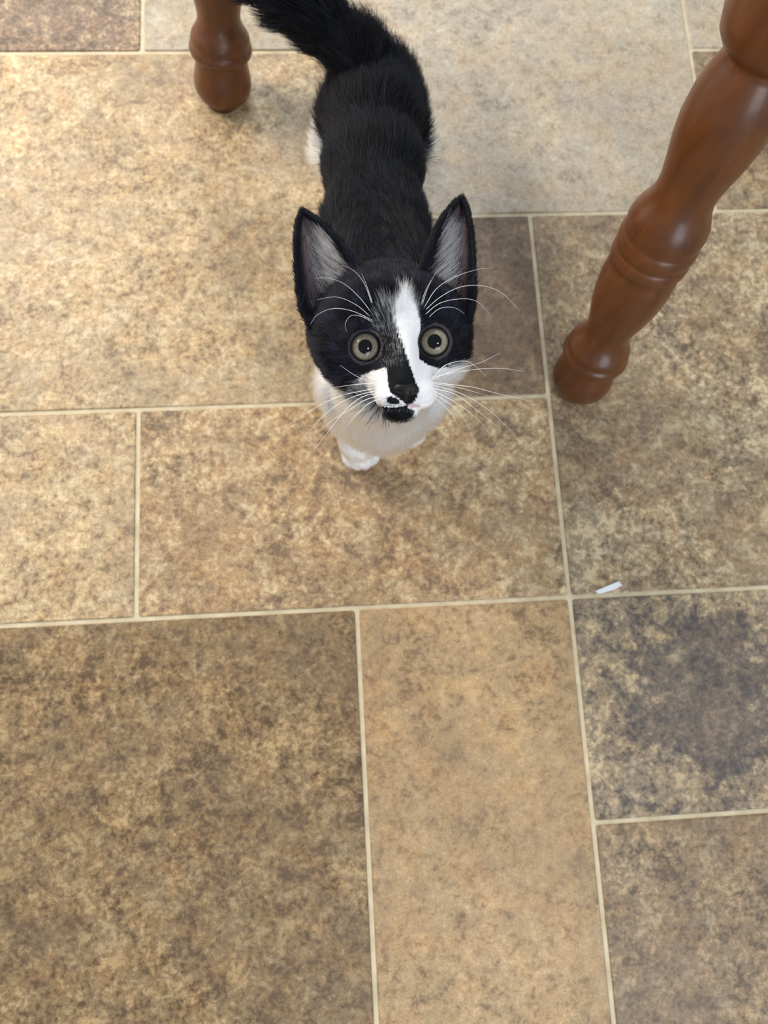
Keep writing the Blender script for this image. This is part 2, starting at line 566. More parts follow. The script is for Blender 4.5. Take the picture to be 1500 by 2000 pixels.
def box(l, h):
    i0 = np.maximum(np.floor((l - lo) / VX).astype(int), 0)
    i1 = np.minimum(np.ceil((h - lo) / VX).astype(int) + 1, dims)
    sl = tuple(slice(a, b) for a, b in zip(i0, i1))
    return sl, axs[0][sl[0]][:, None, None], axs[1][sl[1]][None, :, None], axs[2][sl[2]][None, None, :]


def smin(a, b, k):
    h = np.maximum(k - np.abs(a - b), 0) / k
    return np.minimum(a, b) - h * h * k * 0.25


for p in P_:
    sl, X, Y, Z = box(p.lo, p.hi)
    G[sl] = smin(G[sl], p.d(X, Y, Z).astype(np.float32), p.k)

# eye openings
for c, ed in eyes:
    oc = c + ed * .0098
    sl, X, Y, Z = box(oc - .012, oc + .012)
    dd = np.sqrt((X - oc[0]) ** 2 + (Y - oc[1]) ** 2 + (Z - oc[2]) ** 2) - .0082
    k = .0008
    A, B = G[sl], -dd.astype(np.float32)
    h = np.maximum(k - np.abs(A - B), 0) / k
    G[sl] = np.maximum(A, B) + h * h * k * .25


def carve(pts, r, k):
    for a, b in zip(pts[:-1], pts[1:]):
        cp = Cap(a, b, r, r, 3)
        sl, X, Y, Z = box(cp.lo, cp.hi)
        A, B = G[sl], -cp.d(X, Y, Z).astype(np.float32)
        h = np.maximum(k - np.abs(A - B), 0) / k
        G[sl] = np.maximum(A, B) + h * h * k * .25


def sample(P):
    q = (np.asarray(P) - lo) / VX
    q = np.clip(q, 0, dims - 1.001)
    i = np.floor(q).astype(int)
    f = q - i
    r = 0
    for dx in (0, 1):
        for dy in (0, 1):
            for dz in (0, 1):
                w = (f[..., 0] if dx else 1 - f[..., 0]) * (f[..., 1] if dy else 1 - f[..., 1]) * (f[..., 2] if dz else 1 - f[..., 2])
                r = r + w * G[i[..., 0] + dx, i[..., 1] + dy, i[..., 2] + dz]
    return r


def grad(P):
    e = VX
    g = np.stack([sample(P + np.eye(3)[k] * e) - sample(P - np.eye(3)[k] * e) for k in range(3)], -1)
    return g / (np.linalg.norm(g, axis=-1, keepdims=True) + 1e-12)


def face_point(px, py, above=0.0):
    q = np.linspace(55, -30, 400)
    pts = np.array([hp(px, py, a) for a in q])
    s = sample(pts)
    k = np.argmax(s < 0)
    return hp(px, py, q[k] + above)


# mouth: seam under the pads and the cleft under the nose
carve([face_point(792, 781), face_point(791, 789)], 0.9, 0.001)
carve([face_point(x, y) for x, y in ((791, 789), (775, 795), (756, 795), (738, 789))], 0.5, 0.001)
carve([face_point(x, y) for x, y in ((791, 789), (806, 793), (824, 791), (840, 786))], 0.5, 0.001)

# ears joined into the same surface
for sheet in ears:
    pts = sheet.reshape(-1, 3)
    thick = np.repeat(1.45 - 0.5 * np.linspace(0, 1, NV), NU) * MM
    sl, X, Y, Z = box(pts.min(0) - .005, pts.max(0) + .005)
    shp = G[sl].shape
    Dm = np.full(shp, 1.0, np.float32)
    rr = int(.0045 / VX) + 1
    off = np.array([sl[0].start, sl[1].start, sl[2].start])
    fine_pts = []
    for s in (0, .5):
        for t in (0, .5):
            A = sheet[:-1, :-1] * (1 - s) * (1 - t) + sheet[1:, :-1] * s * (1 - t) + sheet[:-1, 1:] * (1 - s) * t + sheet[1:, 1:] * s * t
            fine_pts.append(A.reshape(-1, 3))
    fp = np.concatenate(fine_pts + [sheet[-1], sheet[:, -1]])
    for p in fp:
        ic = np.round((p - lo) / VX).astype(int) - off
        a0 = np.maximum(ic - rr, 0)
        a1 = np.minimum(ic + rr + 1, shp)
        s3 = tuple(slice(a, b) for a, b in zip(a0, a1))
        d = np.sqrt((X[s3[0]] - p[0]) ** 2 + (Y[:, s3[1]] - p[1]) ** 2 + (Z[:, :, s3[2]] - p[2]) ** 2)
        np.minimum(Dm[s3], d, out=Dm[s3])
    G[sl] = smin(G[sl], Dm - np.float32(.00125), .003)

# nothing reaches under the floor
floor_sl = (slice(None), slice(None), slice(0, max(1, int((0.0006 - lo[2]) / VX) + 1)))
G[floor_sl] = np.maximum(G[floor_sl], (0.0006 - axs[2][floor_sl[2]])[None, None, :].astype(np.float32))


def surface_nets(G, lo, vx):
    inside = G < 0
    n = G.shape
    c = np.zeros([k - 1 for k in n], np.uint8)
    for dx in (0, 1):
        for dy in (0, 1):
            for dz in (0, 1):
                c += inside[dx:n[0] - 1 + dx, dy:n[1] - 1 + dy, dz:n[2] - 1 + dz]
    act = np.argwhere((c > 0) & (c < 8))
    idx = np.full(c.shape, -1, np.int32)
    idx[act[:, 0], act[:, 1], act[:, 2]] = np.arange(len(act))
    corners = [(a, b, d) for a in (0, 1) for b in (0, 1) for d in (0, 1)]
    val = {k: G[act[:, 0] + k[0], act[:, 1] + k[1], act[:, 2] + k[2]] for k in corners}
    acc = np.zeros((len(act), 3))
    cnt = np.zeros(len(act))
    for a in corners:
        for ax in range(3):
            if a[ax] == 0:
                b = list(a)
                b[ax] = 1
                b = tuple(b)
                va, vb = val[a], val[b]
                m = (va < 0) != (vb < 0)
                t = np.where(m, va / np.where(m, va - vb, 1), 0)
                p = np.repeat(np.array([a], float), len(act), 0)
                p[:, ax] = t
                acc[m] += p[m]
                cnt[m] += 1
    verts = lo + (act + acc / cnt[:, None]) * vx
    quads = []
    for ax in range(3):
        s0 = [slice(1, k - 1) for k in n]
        s1 = [slice(1, k - 1) for k in n]
        s0[ax] = slice(0, n[ax] - 1)
        s1[ax] = slice(1, n[ax])
        A, B = inside[tuple(s0)], inside[tuple(s1)]
        e = np.argwhere(A != B)
        o = np.array([1, 1, 1])
        o[ax] = 0
        e = e + o
        flip = inside[e[:, 0], e[:, 1], e[:, 2]]
        u, w = (ax + 1) % 3, (ax + 2) % 3
        du, dw = np.eye(3, dtype=int)[u], np.eye(3, dtype=int)[w]
        q = [idx[tuple((e - a).T)] for a in (du + dw, dw, np.zeros(3, int), du)]
        q = np.stack(q, 1)
        q[~flip] = q[~flip][:, ::-1]
        quads.append(q)
    quads = np.concatenate(quads)
    return verts, quads[(quads >= 0).all(1)]


verts, quads = surface_nets(G, lo, VX)
print('kitten body', len(verts), 'verts', dims)
NRM = grad(verts)

# ------------------------------------------------------------------ kitten: coat pattern
def inpoly(x, y, poly):
    c = np.zeros(x.shape, bool)
    n = len(poly)
    for i in range(n):
        x1, y1 = poly[i]
        x2, y2 = poly[(i + 1) % n]
        cond = (y1 > y) != (y2 > y)
        t = (x2 - x1) * (y - y1) / ((y2 - y1) if y2 != y1 else 1e-9) + x1
        c ^= cond & (x < t)
    return c


# all outlines lie in the plan of the face (head axes)
WHITE_R = [(788, 560), (795, 566), (810, 590), (818, 610), (822, 640), (818, 672), (820, 700), (836, 712), (858, 720), (884, 716), (905, 712), (940, 706),
           (960, 740), (940, 900), (800, 900), (790, 800), (812, 778), (819, 760), (812, 742), (805, 722), (797, 700), (788, 676), (779, 655), (768, 628), (767, 604), (777, 580)]
WHITE_L = [(756, 717), (744, 719), (728, 724), (706, 734), (696, 744), (700, 766), (716, 783), (732, 792), (742, 796), (795, 790), (790, 783), (776, 772), (762, 762), (757, 745)]
SPOT = [(757, 772), (764, 770), (776, 775), (783, 781), (776, 787), (762, 786), (755, 780)]
CHIN = [(738, 791), (748, 793), (790, 794), (806, 797), (812, 804), (806, 814), (790, 822), (768, 822), (752, 815), (742, 804)]
LCHEEK_BLACK_LO = [(560, 690), (600, 712), (622, 730), (646, 744), (672, 755), (698, 765), (720, 778), (742, 788)]
TICK = [(735, 610), (766, 600), (772, 640), (786, 690), (790, 712), (760, 722), (738, 700), (732, 660)]

BLACK = np.array([0.0040, 0.0046, 0.0078])
WHITE = np.array([0.90, 0.925, 0.965])
side_dir = np.array([1., 0, 0])


def coat(P, jit=0.0, r=None, rg=None):
    """0 black .. 1 white at points P; jit (mm) roughens the border of the patches hair by hair"""
    n = len(P)
    Q = P + (rng.normal(0, jit * MM, P.shape) if jit else 0)
    x, y, q = plan(Q)
    h = tohead(Q)
    # body: black saddle over white belly, white chest and feet, white patch on the thighs
    z = Q[:, 2]
    yy = Q[:, 1]
    w = np.zeros(n, bool)
    line = np.interp(yy, [0.10, 0.15, 0.168, 0.185, 0.21, 0.24, 0.40], [0.20, 0.142, 0.105, 0.080, 0.054, 0.040, 0.040])
    w |= z < line
    for sx in (-1, 1):
        pc = pix(616, 280, .060) if sx < 0 else pix(842, 268, .056)
        w |= (((Q - pc) / np.array([.014, .026, .016])) ** 2).sum(1) < 1
    tailm = (yy > rump[1] + .012) & (z > .075)
    w &= ~tailm
    # head
    dh = np.linalg.norm((Q - hp(765, 650, -2)) / MM / np.array([1, 1, 1.0]), axis=1)
    head = (q > -14) & (dh < 62) & (y < 830)
    lo_edge = np.interp(x, [p[0] for p in LCHEEK_BLACK_LO], [p[1] for p in LCHEEK_BLACK_LO])
    hw = np.zeros(n, bool)
    hw |= inpoly(x, y, WHITE_R) & (q > -4)
    hw |= inpoly(x, y, WHITE_L) & (q > 6)
    hw |= (x < 745) & (y > lo_edge)
    hw |= (x >= 735) & (y > 800)
    hw |= (x > 880) & (y > 712)
    hw &= ~(inpoly(x, y, SPOT) & (q > 18))
    hw &= ~(inpoly(x, y, CHIN) & (q > 10))
    w = np.where(head, hw, w)
    # behind the head everything above the throat is black
    throat = (~head) & (q > -40) & (dh < 62) & (h[:, 1] > -24)
    w = np.where(throat & (z > .10), False, w)
    return w.astype(float), inpoly(x, y, TICK) & (q > 10) & head


cw, ctick = coat(verts)
EARP = [s.reshape(-1, 3) for s in ears]


def ear_dist(P):
    """per point: distance to nearest ear sheet, sheet index, u, v, side (+ concave front)"""
    n = len(P)
    D = np.full(n, 1.0)
    E_ = np.zeros(n, int)
    K = np.zeros(n, int)
    for ei, pts in enumerate(EARP):
        near = np.where(((P > pts.min(0) - .006) & (P < pts.max(0) + .006)).all(1))[0]
        for c0_ in range(0, len(near), 4000):
            ii = near[c0_:c0_ + 4000]
            d = ((P[ii][:, None, :] - pts[None]) ** 2).sum(-1)
            k = d.argmin(1)
            dm = np.sqrt(d[np.arange(len(ii)), k])
            b = dm < D[ii]
            D[ii[b]], E_[ii[b]], K[ii[b]] = dm[b], ei, k[b]
    return D, E_, (K % NU) / (NU - 1), (K // NU) / (NV - 1)


eD, eE, eU, eV = ear_dist(verts)
colr = BLACK[None] * (1 - cw[:, None]) + np.array([0.85, 0.83, 0.83])[None] * cw[:, None]
jx, jy, jq = plan(verts)
colr[inpoly(jx, jy, [(672, 752), (700, 764), (716, 782), (742, 794), (738, 808), (700, 796), (668, 774)]) & (jq > -20)] = 0.30
front = (NRM @ hf) > 0.15
inner = (eD < .0032) & front & (eU > .10) & (eU < .93) & (eV < .93)
inw = np.clip(np.minimum((eU - .10) / .12, (.93 - eU) / .10), 0, 1) * np.clip((.93 - eV) / .15, 0, 1)
skin = np.array([0.10, 0.072, 0.076])[None] * (0.55 + 0.6 * np.clip(eV / .5, 0, 1))[:, None]
colr = np.where(inner[:, None], colr * (1 - inw[:, None]) + skin * inw[:, None], colr)
# dark skin of the eye rims, pink lip
for c, ed in eyes:
    t = verts - c
    al = t @ ed
    rad = np.linalg.norm(t - al[:, None] * ed, axis=1)
    nearby = (al > 0) & (np.linalg.norm(t, axis=1) < .012)
    colr[nearby & (rad < .0089)] = (0.05, 0.047, 0.052)
    colr[nearby & (rad < .0074)] = (0.012, 0.011, 0.012)
vx_, vy_, vq_ = plan(verts)
lip = inpoly(vx_, vy_, [(796, 786), (810, 786), (824, 789), (822, 793), (806, 795), (797, 793)]) & (vq_ > 14)
colr[lip] = (0.62, 0.46, 0.50)

kroot = np.array([hip[0], (hip[1] + paws[0][0][1]) / 2, 0.0])
kitten = bpy.data.objects.new('kitten', None)
COL.objects.link(kitten)
kitten.location = kroot
tag(kitten, 'black and white kitten with large ears standing on the tiles and looking straight up', 'kitten')

sm_, snt, sbs = new_mat('kitten_skin')
at = node(snt, 'ShaderNodeAttribute')
at.attribute_name = 'coat'
snt.links.new(at.outputs['Color'], sbs.inputs['Base Color'])
sbs.inputs['Roughness'].default_value = 0.75
sbs.inputs['Specular IOR Level'].default_value = 0.15


def set_quads(name, V, Q, mat, parent, col=None, loc=(0, 0, 0)):
    me = bpy.data.meshes.new(name)
    me.vertices.add(len(V))
    me.vertices.foreach_set('co', np.asarray(V, np.float32).ravel())
    me.loops.add(len(Q) * 4)
    me.loops.foreach_set('vertex_index', np.asarray(Q, np.int32).ravel())
    me.polygons.add(len(Q))
    me.polygons.foreach_set('loop_start', np.arange(0, len(Q) * 4, 4, dtype=np.int32))
    me.update(calc_edges=True)
    me.validate()
    me.polygons.foreach_set('use_smooth', np.ones(len(me.polygons), bool))
    if col is not None:
        a = me.attributes.new('coat', 'FLOAT_COLOR', 'POINT')
        a.data.foreach_set('color', np.concatenate([col, np.ones((len(col), 1))], 1).astype(np.float32).ravel())
    me.materials.append(mat)
    o = bpy.data.objects.new(name, me)
    COL.objects.link(o)
    o.parent = parent
    o.location = loc
    return o


body = set_quads('body', verts - kroot, quads, sm_, kitten, colr)

# ------------------------------------------------------------------ kitten: fur
fm, fnt, fbs = new_mat('fur_hair')
fat = node(fnt, 'ShaderNodeAttribute')
fat.attribute_name = 'coat'
fh = node(fnt, 'ShaderNodeBsdfHairPrincipled')
fh.parametrization = 'COLOR'
fnt.links.new(fat.outputs['Color'], fh.inputs['Color'])
fh.inputs['Roughness'].default_value = 0.38
fh.inputs['Radial Roughness'].default_value = 0.5
fnt.links.new(fat.outputs['Color'], fbs.inputs['Base Color'])
fbs.inputs['Roughness'].default_value = 0.45
fbs.inputs['Specular IOR Level'].default_value = 0.14
fgl = ramp(fnt, fat.outputs['Fac'], [(0.04, 0.13), (0.3, 1.0)])     # dark hair is less translucent than white hair
fmx = node(fnt, 'ShaderNodeMixShader')
fnt.links.new(fgl.outputs[0], fmx.inputs[0])
fnt.links.new(fbs.outputs[0], fmx.inputs[1])
fnt.links.new(fh.outputs[0], fmx.inputs[2])
fnt.links.new(fmx.outputs[0], fnt.nodes['Material Output'].inputs['Surface'])


def make_hair(name, pts, rad, col, parent):
    """pts (n, k, 3) world; rad (n, k); col (n, 3)"""
    n, k = pts.shape[:2]
    hc = bpy.data.hair_curves.new(name)
    hc.add_curves([k] * n)
    hc.attributes['position'].data.foreach_set('vector', (pts - kroot).astype(np.float32).ravel())
    ra = hc.attributes.get('radius') or hc.attributes.new('radius', 'FLOAT', 'POINT')
    ra.data.foreach_set('value', rad.astype(np.float32).ravel())
    a = hc.attributes.new('coat', 'FLOAT_COLOR', 'CURVE')
    a.data.foreach_set('color', np.concatenate([col, np.ones((n, 1))], 1).astype(np.float32).ravel())
    hc.materials.append(fm)
    o = bpy.data.objects.new(name, hc)
    COL.objects.link(o)
    o.parent = parent
    return o


# roots: random points on the skin
tri = np.concatenate([quads[:, [0, 1, 2]], quads[:, [0, 2, 3]]])
A, B, C_ = verts[tri[:, 0]], verts[tri[:, 1]], verts[tri[:, 2]]
area_ = np.linalg.norm(np.cross(B - A, C_ - A), axis=1) / 2
cen = (A + B + C_) / 3
cx_, cy_, cq_ = plan(cen)
dens = np.full(len(tri), 1.9)
hdist = np.linalg.norm(cen - hp(770, 670, 5), axis=1)
dens[hdist < .050] = 4.2
dens[(hdist < .034) & (cq_ > 8)] = 6.5
dens[cen[:, 2] < .003] = 0
prob = area_ * dens
N = int(prob.sum() / MM ** 2)
print('strands', N)
pick = rng.choice(len(tri), N, p=prob / prob.sum())
u, v = rng.random(N), rng.random(N)
fl = u + v > 1
u[fl], v[fl] = 1 - u[fl], 1 - v[fl]
R0 = A[pick] + (B - A)[pick] * u[:, None] + (C_ - A)[pick] * v[:, None]
NR = grad(R0)
# region blend
wsum = np.zeros(N)
flow = np.zeros((N, 3))
ln = np.zeros(N)
lift = np.zeros(N)
for p in P_:
    d = p.d(R0[:, 0], R0[:, 1], R0[:, 2])
    w = np.exp(-np.clip(d, -0.002, 0.05) / .0028)
    if p.kw['reg'] == 'head':
        t = R0 - (NOSE - hf * .012)
        t = t / np.linalg.norm(t, axis=1, keepdims=True)
        flow += t * w[:, None]
    elif p.kw['reg'] in ('body', 'chest'):
        k = np.clip((0.55 - NR[:, 2]) / 0.7, 0, 1) * (1.0 if p.kw['reg'] == 'chest' else 0.25)
        fb = np.array([0, 1, -.12])[None] * (1 - k)[:, None] + np.array([0, -.25, -1])[None] * k[:, None]
        flow += fb * w[:, None]
    else:
        flow += (p.flow / np.linalg.norm(p.flow))[None] * w[:, None]
    ln += p.kw['ln'] * w
    lift += p.kw['lift'] * w
    wsum += w
ln /= wsum
lift /= wsum
rb = np.clip((R0[:, 1] - hip[1]) / .035, 0, 1) * (R0[:, 2] > .07)
ln += 4 * rb
lift += 9 * rb
x, y, q = plan(R0)
ED, EE, EU, EV = ear_dist(R0)
onear = ED < .003
frontal = (NR @ hf) > 0.15
keep = np.ones(N, bool)
keep &= ~(onear & frontal & (EU > .12) & (EU < .92) & (EV < .92) & (rng.random(N) < .93))
for c, ed in eyes:
    t = R0 - c
    al = t @ ed
    rad = np.linalg.norm(t - al[:, None] * ed, axis=1)
    keep &= ~((al > 0) & (rad < .0084) & (np.linalg.norm(t, axis=1) < .012))
nx, ny, nz = [((R0 - NOSE) @ a) / MM for a in HA]
keep &= ~((np.abs(nx) < 6.0 - np.clip(-ny, 0, 8) * .45) & (ny < 3.5) & (ny > -8) & (q > 20))
keep &= ~(inpoly(x, y, [(796, 786), (810, 786), (824, 789), (822, 793), (806, 795), (797, 793)]) & (q > 14))
# ears: short hair towards the tip
ei = np.where(onear)[0]
for e_i, sheet in enumerate(ears):
    m = ei[EE[ei] == e_i]
    td = sheet[-1].mean(0) - sheet[0].mean(0)
    flow[m] = td / np.linalg.norm(td)
ln[onear] = 3.6 - 1.2 * EV[onear]
lift[onear] = 24
# near the eyes and on the nose bridge the coat is short
for c, ed in eyes:
    d = np.linalg.norm(R0 - (c + ed * .009), axis=1)
    s = np.clip((d - .008) / .012, 0.35, 1)
    ln *= s
dn = np.linalg.norm(R0 - NOSE, axis=1)
ln *= np.clip(dn / .022, .35, 1)
R0, NR, flow, ln, lift, x, y, q, onear = [a[keep] for a in (R0, NR, flow, ln, lift, x, y, q, onear)]
N = len(R0)
W, TK = coat(R0, 0.8)
tw = rng.random(N)
tk = TK & (tw < .32)
JAW = [(672, 752), (700, 764), (716, 782), (742, 794), (738, 808), (700, 796), (668, 774)]
W = np.where(tk | (inpoly(x, y, JAW) & (tw < .62)), 1, W)
# stray hairs along the borders
colh = np.where(W[:, None] > .5, WHITE[None] * (0.72 + 0.30 * rng.random((N, 1)) ** .7), BLACK[None] * (0.5 + 1.6 * rng.random((N, 1)) ** 2))
brown = (rng.random(N) < .05) & (W < .5)
colh[brown] = colh[brown] * np.array([1.9, 1.6, 1.45])
lipd = (W < .5) & (q > -2) & (np.abs(x - 765) < 190) & (y < 800)
colh[lipd] *= np.array([2.6, 2.3, 2.4])
flow -= NR * (flow * NR).sum(1, keepdims=True)
flow += rng.normal(0, .10, flow.shape)
flow -= NR * (flow * NR).sum(1, keepdims=True)
flow /= np.linalg.norm(flow, axis=1, keepdims=True) + 1e-9
L = ln * MM * (0.72 + 0.5 * rng.random(N)) * np.where(tk, 1.6, 1)
la = np.radians(lift * (0.7 + 0.6 * rng.random(N)))
# clumps: hairs of one little cell lean together
cell = np.floor(R0 / .0042).astype(int)
key = (cell[:, 0] * 73856093) ^ (cell[:, 1] * 19349663) ^ (cell[:, 2] * 83492791)
uq, inv = np.unique(key, return_inverse=True)
inv = inv.ravel()
cr = rng.normal(0, 1, (len(uq), 3))
croot = np.zeros((len(uq), 3))
cnt = np.bincount(inv)
for k in range(3):
    croot[:, k] = np.bincount(inv, R0[:, k]) / cnt
cf = rng.random(len(uq))[inv]
colh *= np.where(W > .5, .80 + .22 * cf, .45 + 1.7 * cf ** 2)[:, None]
cl = 0.70 * np.clip((ln - 5) / 8, 0, 1)
flow = flow + cr[inv] * (0.05 + 0.09 * np.clip((ln - 5) / 8, 0, 1))[:, None]
flow -= NR * (flow * NR).sum(1, keepdims=True)
flow /= np.linalg.norm(flow, axis=1, keepdims=True) + 1e-9
KP = 6
pts = np.zeros((N, KP, 3))
for k in range(KP):
    s = k / (KP - 1)
    a = la * (1.25 - 0.75 * s)
    off = flow * (np.cos(la * .9) * L * s)[:, None] + NR * (np.sin(la) * L * (s - 0.36 * s * s) * 1.15)[:, None]
    off[:, 2] -= 0.05 * L * s * s
    pts[:, k] = R0 - NR * .0003 + off + ((croot[inv] - R0) * (cl * s ** 1.5)[:, None])
pts[:, :, 2] = np.maximum(pts[:, :, 2], .0008)
base_r = np.where(ln > 9, .00012, np.where(ln > 6, .000095, .000072))[:, None]
taper = np.array([1, 1, .92, .78, .55, .18])[None]
make_hair('fur', pts, base_r * taper, colh, kitten)

# tufts inside the ears: each sprays from the inner edge across the cup
for e_i, sheet in enumerate(ears):
    n = 620
    vv = rng.random(n) ** 0.9 * 0.62 + 0.02
    uu = 0.16 + rng.random(n) * 0.30
    late = rng.random(n) < .35
    uu[late] = 0.42 + rng.random(late.sum()) * .50
    fi, fj = vv * (NV - 1), uu * (NU - 1)
    i0, j0 = fi.astype(int), fj.astype(int)
    root = sheet[i0, j0] + hf * .0014
    nxt = sheet[np.minimum(i0 + 1, NV - 1), np.minimum(j0 + 1, NU - 1)] - sheet[i0, j0]
    up = sheet[-1].mean(0) - sheet[2].mean(0)
    up /= np.linalg.norm(up)
    ac = sheet[8, -1] - sheet[8, 0]
    ac /= np.linalg.norm(ac)
    dr = up[None] * (0.75 + 0.25 * rng.random((n, 1))) + ac[None] * (0.85 - 0.95 * vv[:, None]) * np.where(late, .25, 1)[:, None] + rng.normal(0, .09, (n, 3))
    dr -= hf * (dr @ hf)[:, None] * .8
    dr /= np.linalg.norm(dr, axis=1, keepdims=True)
    Lh = (0.008 + 0.011 * rng.random(n)) * (1.1 - 1.05 * vv)
    tp = np.zeros((n, KP, 3))
    for k in range(KP):
        s = k / (KP - 1)
        tp[:, k] = root + dr * (Lh * s)[:, None] + hf * (Lh * (0.42 * s - 0.30 * s * s))[:, None] + up * (Lh * .22 * s * s)[:, None]
    rd = np.full((n, 1), .000115) * taper
    cc = np.array([0.82, 0.77, 0.82])[None] * (0.25 + .8 * rng.random((n, 1)))
    make_hair('ear_tuft', tp, rd, cc, kitten)

# ------------------------------------------------------------------ kitten: eyes
def eye_mat(name, col=None, iris=False):
    m, nt, bs = new_mat(name)
    bs.inputs['Roughness'].default_value = 0.25
    bs.inputs['Specular IOR Level'].default_value = 0.0
    bs.inputs['Coat Weight'].default_value = 0.8
    bs.inputs['Coat Roughness'].default_value = 0.02
    if col:
        bs.inputs['Base Color'].default_value = col
    if iris:
        tc = node(nt, 'ShaderNodeTexCoord')
        sx = node(nt, 'ShaderNodeSeparateXYZ')
        nt.links.new(tc.outputs['Object'], sx.inputs[0])
        ang = math_n(nt, 'ARCTAN2', sx.outputs[1], sx.outputs[0])
        r = math_n(nt, 'SQRT', math_n(nt, 'ADD', math_n(nt, 'MULTIPLY', sx.outputs[0], sx.outputs[0]), math_n(nt, 'MULTIPLY', sx.outputs[1], sx.outputs[1])), 0)
        cb = node(nt, 'ShaderNodeCombineXYZ')
        nt.links.new(math_n(nt, 'MULTIPLY', ang, 6.0), cb.inputs[0])
        nt.links.new(math_n(nt, 'MULTIPLY', r, 260.0), cb.inputs[1])
        nz = node(nt, 'ShaderNodeTexNoise')
        nz.inputs['Scale'].default_value = 1.3
        nz.inputs['Detail'].default_value = 4
        nt.links.new(cb.outputs[0], nz.inputs['Vector'])
        rc = ramp(nt, math_n(nt, 'MULTIPLY', r, 143.0), [(0.40, S(112, 101, 82)), (0.58, S(143, 134, 114)), (0.80, S(158, 149, 130)), (0.90, S(108, 103, 95)), (1.0, S(30, 32, 40))])
        nr = ramp(nt, nz.outputs['Fac'], [(0.3, 0.78), (0.7, 1.1)])
        nt.links.new(mix(nt, 1.0, rc.outputs[0], nr.outputs[0], 'MULTIPLY'), bs.inputs['Base Color'])
    return m


em_ball, em_iris, em_pup = eye_mat('eye_dark_rim', S(34, 34, 40)), eye_mat('eye_iris', None, True), eye_mat('eye_pupil', (0.002, 0.002, 0.004, 1))
RE = 0.0084


def dome(r, a0, a1, na, n=40, flat=0.0):
    """ring of a sphere between two polar angles about +z"""
    v, f = [], []
    for i in range(na + 1):
        a = a0 + (a1 - a0) * i / na
        for k in range(n):
            t = 2 * math.pi * k / n
            v.append((r * math.sin(a) * math.cos(t), r * math.sin(a) * math.sin(t), r * math.cos(a)))
    for i in range(na):
        for k in range(n):
            j = (k + 1) % n
            f.append((i * n + k, (i + 1) * n + k, (i + 1) * n + j, i * n + j))
    return v, f


for c, ed in eyes:
    q3 = Vector(ed).to_track_quat('Z', 'Y')
    v, f = dome(RE, 1e-3, math.pi - 1e-3, 24)
    eb = mesh_obj('eye', v, f, em_ball, kitten)
    eb.location = Vector(c - kroot)
    eb.rotation_mode = 'QUATERNION'
    eb.rotation_quaternion = q3
    ai = math.asin(.0067 / RE)
    ap = math.asin(.0034 / RE)
    v, f = dome(RE + .00012, ap * 0.9, ai, 12)
    mesh_obj('iris', v, f, em_iris, eb)
    v, f = dome(RE + .00018, 1e-3, ap, 8)
    mesh_obj('pupil', v, f, em_pup, eb)

# ------------------------------------------------------------------ kitten: nose leather
nm, nnt, nbs = new_mat('nose_leather')
nbs.inputs['Base Color'].default_value = (0.007, 0.006, 0.0065, 1)
nbs.inputs['Roughness'].default_value = 0.48
nbs.inputs['Specular IOR Level'].default_value = 0.3
nn = node(nnt, 'ShaderNodeTexNoise')
nn.inputs['Scale'].default_value = 1800
nb = node(nnt, 'ShaderNodeBump')
nb.inputs['Strength'].default_value = 0.25
nb.inputs['Distance'].default_value = 0.0003
ntc = node(nnt, 'ShaderNodeTexCoord')
nnt.links.new(ntc.outputs['Object'], nn.inputs['Vector'])
nnt.links.new(nn.outputs['Fac'], nb.inputs['Height'])
nnt.links.new(nb.outputs[0], nbs.inputs['Normal'])
nv = 0.00035
ncen = face_point(793, 761) - hf * .001
nlo = ncen - .0105
ng = np.arange(int(.021 / nv))
NX = (nlo[0] + ng * nv)[:, None, None]
NY = (nlo[1] + ng * nv)[None, :, None]
NZ = (nlo[2] + ng * nv)[None, None, :]


def nl(ax, ay, aq):
    return ncen + (hr * ax + hu * ay + hf * aq) * MM


ND = Ell(nl(0, 1.2, -.6), (5.4, 3.0, 3.0), HA, 1).d(NX, NY, NZ)
ND = smin(ND, Ell(nl(-3.5, -.4, -.6), (2.6, 2.5, 2.4), HA, 1).d(NX, NY, NZ), .0014)
ND = smin(ND, Ell(nl(3.5, -.4, -.6), (2.6, 2.5, 2.4), HA, 1).d(NX, NY, NZ), .0014)
ND = smin(ND, Cap(nl(0, -1.0, -.2), nl(0, -4.8, -1.6), 2.9, 1.4, 1).d(NX, NY, NZ), .0014)
for sx in (-1, 1):
    hole = Cap(nl(sx * 2.5, -1.1, 2.2), nl(sx * 4.6, -.5, 1.6), .8, .55, 1).d(NX, NY, NZ)
    ND = np.maximum(ND, -hole)
ND = np.maximum(ND, -Cap(nl(0, -2.2, 3.2), nl(0, -5.6, .8), .38, .38, 1).d(NX, NY, NZ))
vN, qN = surface_nets(ND.astype(np.float32), nlo, nv)
nose = set_quads('nose', vN - kroot, qN, nm, kitten)
nose['label'] = 'black nose leather with two nostrils'

# ------------------------------------------------------------------ kitten: whiskers
hm, hnt, hbs = new_mat('whisker_white')
hbs.inputs['Base Color'].default_value = (0.9, 0.89, 0.87, 1)
hbs.inputs['Roughness'].default_value = 0.35


def z1(X, Y):
    return (540 + X / 2.885, 360 + Y / 2.885)


